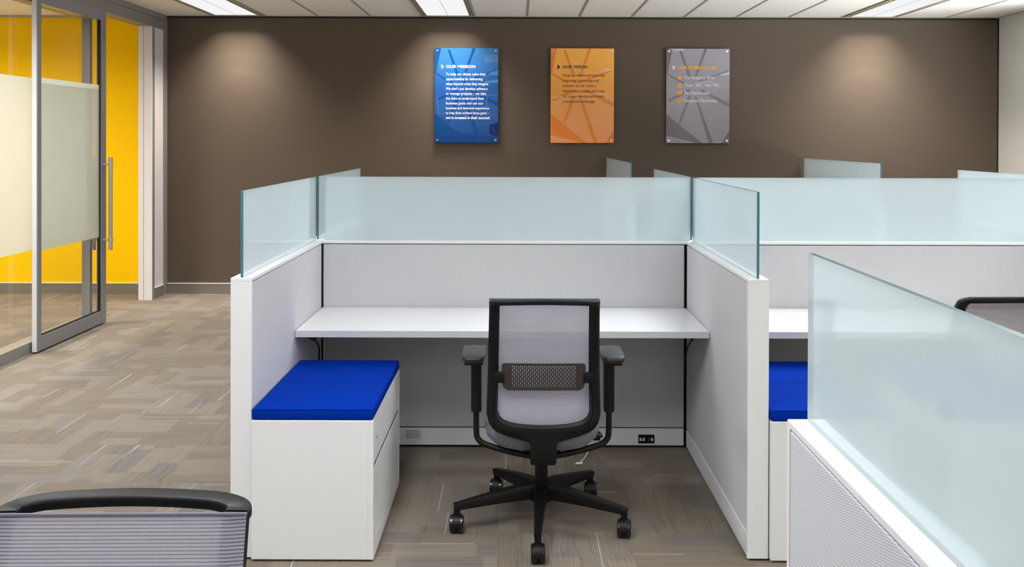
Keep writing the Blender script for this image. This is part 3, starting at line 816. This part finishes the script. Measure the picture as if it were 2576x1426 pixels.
make_chair('black framed mesh office chair in middle cubicle, its back to the camera', (0.104, 3.684, 0), 0, math.radians(-93.5))
make_chair('mesh office chair in bottom left corner, only the top of its pale back showing', (-0.614, 1.068, 0), PI + math.radians(1.0), math.radians(40))
make_chair('dark mesh office chair at right edge, its top showing over the glass', (1.788, 3.70, 0), math.radians(3), math.radians(-75), 'mesh_dark', corner=1.0)

# ------------------------------------------------------------ power outlets and cables
YF = YP1 - 0.0005
t = thing('power_outlet', 'pale duplex socket in the panel base right of the storage pedestal', 'outlet', (-0.513, YF, 0.068))
obj('socket_rim', bx(-0.034, 0.034, -0.0012, 0.0, -0.018, 0.018), M['rubber_base'], t)
obj('face_plate', bx(-0.0325, 0.0325, -0.003, -0.0012, -0.0165, 0.0165, 0.0005, 1), M['outlet'], t)
bm = B()
for cx in (-0.018, 0.018):
    for dx, dz in ((-0.006, 0.004), (0.006, 0.004), (0, -0.006)): box(bm, cx + dx - 0.0017, cx + dx + 0.0017, -0.0035, -0.003, dz - 0.002, dz + 0.002)
obj('socket_slots', bm, M['slot'], t)
t = thing('data_outlet', 'black data outlet with white and blue jacks in the panel base', 'outlet', (0.655, YF, 0.047))
obj('face_plate', bx(-0.040, 0.040, -0.004, 0.0, -0.021, 0.022, 0.001, 1), M['black'], t)
for x, mt in ((-0.029, 'white_plug'), (-0.013, 'white_plug'), (0.012, 'blue_plug'), (0.028, 'white_plug')):
    obj('jack', box(bx(x - 0.0055, x + 0.0055, -0.006, -0.004, -0.008, 0.002), x - 0.0055, x + 0.0055, -0.006, -0.004, 0.004, 0.007), M[mt], t)['label'] = 'blue data jack' if mt == 'blue_plug' else 'white data jack'
t = thing('power_outlet', 'black socket half hidden behind the seat of the middle chair', 'outlet', (0.405, YF, 0.062))
obj('face_plate', bx(-0.018, 0.018, -0.004, 0.0, -0.022, 0.022, 0.001, 1), M['black'], t)
obj('socket_rim', bx(0.0185, 0.022, -0.002, 0.0, -0.022, 0.022), M['outlet'], t)
bm = B(); tube(bm, [(-0.955, 4.19, 0.660), (-0.957, 4.24, 0.622), (-0.945, 4.33, 0.582), (-0.943, 4.38, 0.537), (-0.943, 4.38, 0.489), (-0.94, 4.42, 0.30), (-0.93, 4.53, 0.10)], 0.0042, 8, up=(1, 0, 0))
tag(obj('cable', bm, M['black'], None, True), 'black cable hanging under the worktop above the blue cushion', 'cable')
bm = B(); tube(bm, [(0.805, 4.18, 0.662), (0.828, 4.28, 0.615), (0.826, 4.40, 0.54), (0.838, 4.52, 0.42), (0.842, 4.556, 0.33)], 0.0036, 8, up=(1, 0, 0))
tag(obj('cable', bm, M['black'], None, True), 'thin dark cable hanging in the right rear corner under the worktop', 'cable')
bm = B(); tube(bm, [(0.37, 4.560, 0.052), (0.365, 4.53, 0.035), (0.355, 4.48, 0.010), (0.33, 4.40, 0.006), (0.30, 4.33, 0.006)], 0.0035, 8)
cyl(bm, (0.318, 4.335, 0.008), (0.285, 4.328, 0.008), 0.006, n=12)
tag(obj('cable', bm, M['white_plug'], None, True), 'short white cord lying on the carpet behind the middle chair', 'cable')

# ------------------------------------------------------------ posters
PS = F / 9.03
def text_mesh(name, body, x, z, width, size, mat, parent, bold=0.0, y=-0.0072, align='LEFT'):
    cu = bpy.data.curves.new(name, 'FONT'); cu.body = body; cu.size = size; cu.offset = bold; cu.align_x = align
    cu.resolution_u = 3
    o = bpy.data.objects.new(name, cu); C.objects.link(o)
    bpy.context.view_layer.update()
    me = bpy.data.meshes.new_from_object(o.evaluated_get(bpy.context.evaluated_depsgraph_get()))
    C.objects.unlink(o); bpy.data.objects.remove(o); bpy.data.curves.remove(cu)
    xs = [v.co.x for v in me.vertices]
    k = 1.0
    if width: k = width / (max(xs) - min(xs))
    bm = B(); bm.from_mesh(me)
    for v in bm.verts: v.co = Vector((x + v.co.x * k, y, z + v.co.y))
    bmesh.ops.remove_doubles(bm, verts=bm.verts, dist=1e-6)
    bpy.data.meshes.remove(me)
    return obj(name, bm, mat, parent)
def poly(bm, pts, y, w, h, dy=0.0004):
    # clip to the poster then add as a thin slab
    def clip(pts, ins, inter):
        out = []
        for i in range(len(pts)):
            a, b = pts[i - 1], pts[i]
            if ins(b):
                if not ins(a): out.append(inter(a, b))
                out.append(b)
            elif ins(a): out.append(inter(a, b))
        return out
    for ax, lim, sg in ((0, -w, 1), (0, w, -1), (1, -h, 1), (1, h, -1)):
        ins = lambda p: (p[ax] - lim) * sg >= 0
        def inter(a, b):
            s = (lim - a[ax]) / (b[ax] - a[ax]); return (a[0] + (b[0] - a[0]) * s, a[1] + (b[1] - a[1]) * s)
        pts = clip(pts, ins, inter)
        if len(pts) < 3: return
    f = [bm.verts.new((x, y, z)) for x, z in pts]; g = [bm.verts.new((x, y - dy, z)) for x, z in pts]
    bm.faces.new(g); n = len(pts)
    for i in range(n): bm.faces.new((f[i], f[(i + 1) % n], g[(i + 1) % n], g[i]))
def stroke(bm, p, q, w0, w1, y, w, h):
    a = Vector(p); b = Vector(q); n = Vector((-(b - a).y, (b - a).x)).normalized()
    poly(bm, [tuple(a + n * w0 / 2), tuple(b + n * w1 / 2), tuple(b - n * w1 / 2), tuple(a - n * w0 / 2)], y, w, h)
def poster(label, px0, px1, py0, py1, face, kind):
    cx = ((px0 + px1) / 2 - 1299) / PS; cz = HC + (348 - (py0 + py1) / 2) / PS
    hw = (px1 - px0) / 2 / PS; hh = (py1 - py0) / 2 / PS
    t = thing('wall_poster', label, 'poster', (cx, YB - 0.022, cz), 0, 'acrylic posters on the brown wall')
    obj('print_panel', bx(-hw, hw, -0.006, 0.002, -hh, hh, 0.0012, 1), M[face], t)
    L = lambda px, py: ((px - (px0 + px1) / 2) / PS, ((py0 + py1) / 2 - py) / PS)
    mx, mz = hw - 0.001, hh - 0.001
    bs = {'blue': ('band_blue', 'band_blue_pale'), 'orange': ('band_orange', 'band_orange_pale'), 'grey': ('band_grey', 'band_grey_pale')}[kind]
    bm = B(); y = -0.0061
    N = lambda u, v: ((u - 0.5) * 2 * hw, (0.5 - v) * 2 * hh)       # u right, v down, 0..1
    stroke(bm, N(.22, .02), N(.37, .30), .022, .030, y, mx, mz); stroke(bm, N(.62, .0), N(.46, .30), .026, .022, y, mx, mz)
    poly(bm, [N(0, 0), N(.10, 0), N(.05, .16), N(.02, .27), N(0, .27)], y, mx, mz)
    stroke(bm, N(.02, .27), N(.28, .37), .014, .020, y, mx, mz); stroke(bm, N(.98, .23), N(.42, .37), .014, .020, y, mx, mz)
    stroke(bm, N(.03, .55), N(.38, .44), .020, .030, y - .0001, mx, mz); stroke(bm, N(.55, .44), N(1.0, .60), .028, .034, y - .0001, mx, mz)
    stroke(bm, N(.37, .50), N(.21, .79), .030, .018, y - .0002, mx, mz); stroke(bm, N(.46, .50), N(.72, 1.02), .020, .040, y - .0002, mx, mz)
    poly(bm, [N(0, .69), N(.20, .80), N(.58, 1.0), N(.50, 1.0), N(0, .92)], y, mx, mz)
    poly(bm, [N(1, .86), N(1, 1), N(.87, 1)], y, mx, mz)
    obj('printed_bands', bm, M[bs[0]], t)
    bm = B(); y = -0.0065
    if kind == 'blue':
        for a, b, c, d in (((.42, .50), (.86, .50), .006, .006), ((.82, .51), (.82, .70), .006, .006), ((.42, .50), (.42, .56), .004, .004),
                           ((.04, .52), (.06, .70), .006, .006), ((.86, .50), (1, .50), .005, .005), ((.06, .69), (.16, .69), .004, .004)):
            stroke(bm, N(*a), N(*b), c, d, y, mx, mz)
        poly(bm, [N(.79, .075), N(1, .065), N(1, .15), N(.79, .155)], y, mx, mz)
        poly(bm, [N(.86, .26), N(1, .23), N(1, .29), N(.84, .28)], y, mx, mz); poly(bm, [N(.80, .35), N(1, .33), N(1, .37), N(.80, .37)], y, mx, mz)
        b2 = B()
        for k in range(22):
            u = .86 + .135 * random.random(); v = .79 + .13 * random.random(); s = .012
            poly(b2, [N(u, v), N(u + .03, v), N(u + .03, v + .02), N(u, v + .02)], y - .0002 - .00001 * k, mx, mz)
        poly(b2, [N(.95, .79), N(1, .78), N(1, .92), N(.95, .90)], y - .0005, mx, mz); poly(b2, [N(.87, .86), N(.92, .86), N(.92, .91), N(.87, .91)], y - .0005, mx, mz)
        obj('printed_squares', b2, M['band_blue_navy'], t)
        b2 = B(); poly(b2, [N(.0, .93), N(.5, .915), N(1, .935), N(1, 1), N(0, 1)], y + .0003, mx, mz); obj('printed_footer', b2, M['band_blue_low'], t)
    elif kind == 'orange':
        stroke(bm, N(0, .527), N(.14, .517), .006, .010, y, mx, mz); stroke(bm, N(.14, .515), N(.40, .495), .008, .006, y, mx, mz); stroke(bm, N(.46, .488), N(.90, .478), .004, .006, y, mx, mz)
        poly(bm, [N(.78, .24), N(.90, .21), N(1, .235), N(.84, .242)], y, mx, mz)
        stroke(bm, N(.55, .775), N(.98, .785), .003, .003, y, mx, mz)
    else:
        poly(bm, [N(.04, .0), N(.31, .0), N(.25, .025), N(.10, .018)], y, mx, mz)
        poly(bm, [N(.84, .275), N(1, .25), N(1, .27), N(.86, .28)], y, mx, mz)
        stroke(bm, N(.45, .36), N(.72, .345), .008, .004, y, mx, mz)
    obj('printed_highlights', bm, M[bs[1]], t)
    for sx in (-1, 1):
        for sz in (-1, 1):
            b = B(); x = sx * (hw - 0.026); z = sz * (hh - 0.026)
            cyl(b, (x, 0.022, z), (x, -0.010, z), 0.011, n=20)
            obj('standoff_bolt', b, M['chrome'], t, True)
    # text
    def arrow(px, py, mat):
        b = B(); x, z = L(px, py)
        poly(b, [(x, z + .026), (x + .028, z), (x, z - .026)], -0.0068, mx, mz)
        obj('arrow_mark', b, M[mat], t)
    def line(s, px, py, wpx, size, mat, bold=0.0006, nm='lettering'):
        x, z = L(px, py); text_mesh(nm, s, x, z - size * 0.30, wpx / PS if wpx else None, size, M[mat], t, bold)
    if kind == 'blue':
        arrow(1109.5, 168, 'amber'); line('OUR MISSION', 1121, 168, 74, 0.038, 'white_print', 0.0013, 'heading')
        rows = [('To help our clients solve their', 101), ('opportunities by delivering', 92), ('value beyond what they imagine.', 108), ('We don\u2019t just develop software', 105),
                ('or manage projects \u2013 we take', 101), ('the time to understand their', 97), ('business goals and use our', 94), ('business and technical experience', 109),
                ('to help them achieve those goals \u2013', 109), ('we\u2019re invested in their success!', 111)]
        for k, (s, w) in enumerate(rows): line(s, 1121, 187 + 12.2 * k, w, 0.036, 'white_print', 0.0002 if k < 9 else 0.0008)
    elif kind == 'orange':
        arrow(1402, 168, 'navy_print'); line('OUR VISION', 1414.5, 168, 63, 0.038, 'green_print', 0.0013, 'heading')
        rows = [('Using our talents and expertise', 106), ('in strategy, technology and', 91), ('analytics, we will create a', 85), ('World-class company that helps', 107),
                ('our clients develop and sustain', 106), ('a competitive advantage.', 83)]
        for k, (s, w) in enumerate(rows): line(s, 1414.5, 189 + 13.2 * k, w, 0.036, 'brown_print', 0.0004)
    else:
        arrow(1692, 168.5, 'grey_print'); line('OUR CORE VALUES', 1704.5, 169, 98, 0.038, 'amber', 0.0013, 'heading')
        rows = [('Put Integrity First.', 76), ('Think \u201cWe\u201d, Not \u201cMe\u201d.', 92), ('Be Passionate.', 64), ('Execute Flawlessly.', 83)]
        for k, (s, w) in enumerate(rows):
            py = 194 + 19.3 * k
            line(s, 1721.5, py, w, 0.044, 'grey_print', 0.0)
            x, z = L(1710.5, py); b = B(); cyl(b, (x, -0.0060, z), (x, -0.0075, z), 0.0215, n=28)
            obj('number_disc', b, M['amber'], t)
            text_mesh('number', str(k + 1), x, z - 0.011, None, 0.032, M['brown_print'], t, 0.001, -0.0076, 'CENTER')
poster('blue OUR MISSION poster on the brown wall', 1093, 1253, 121, 359, 'poster_blue', 'blue')
poster('orange OUR VISION poster on the brown wall', 1385, 1544.5, 121, 359, 'poster_orange', 'orange')
poster('grey OUR CORE VALUES poster on the brown wall', 1676, 1835.5, 121, 359, 'poster_grey', 'grey')
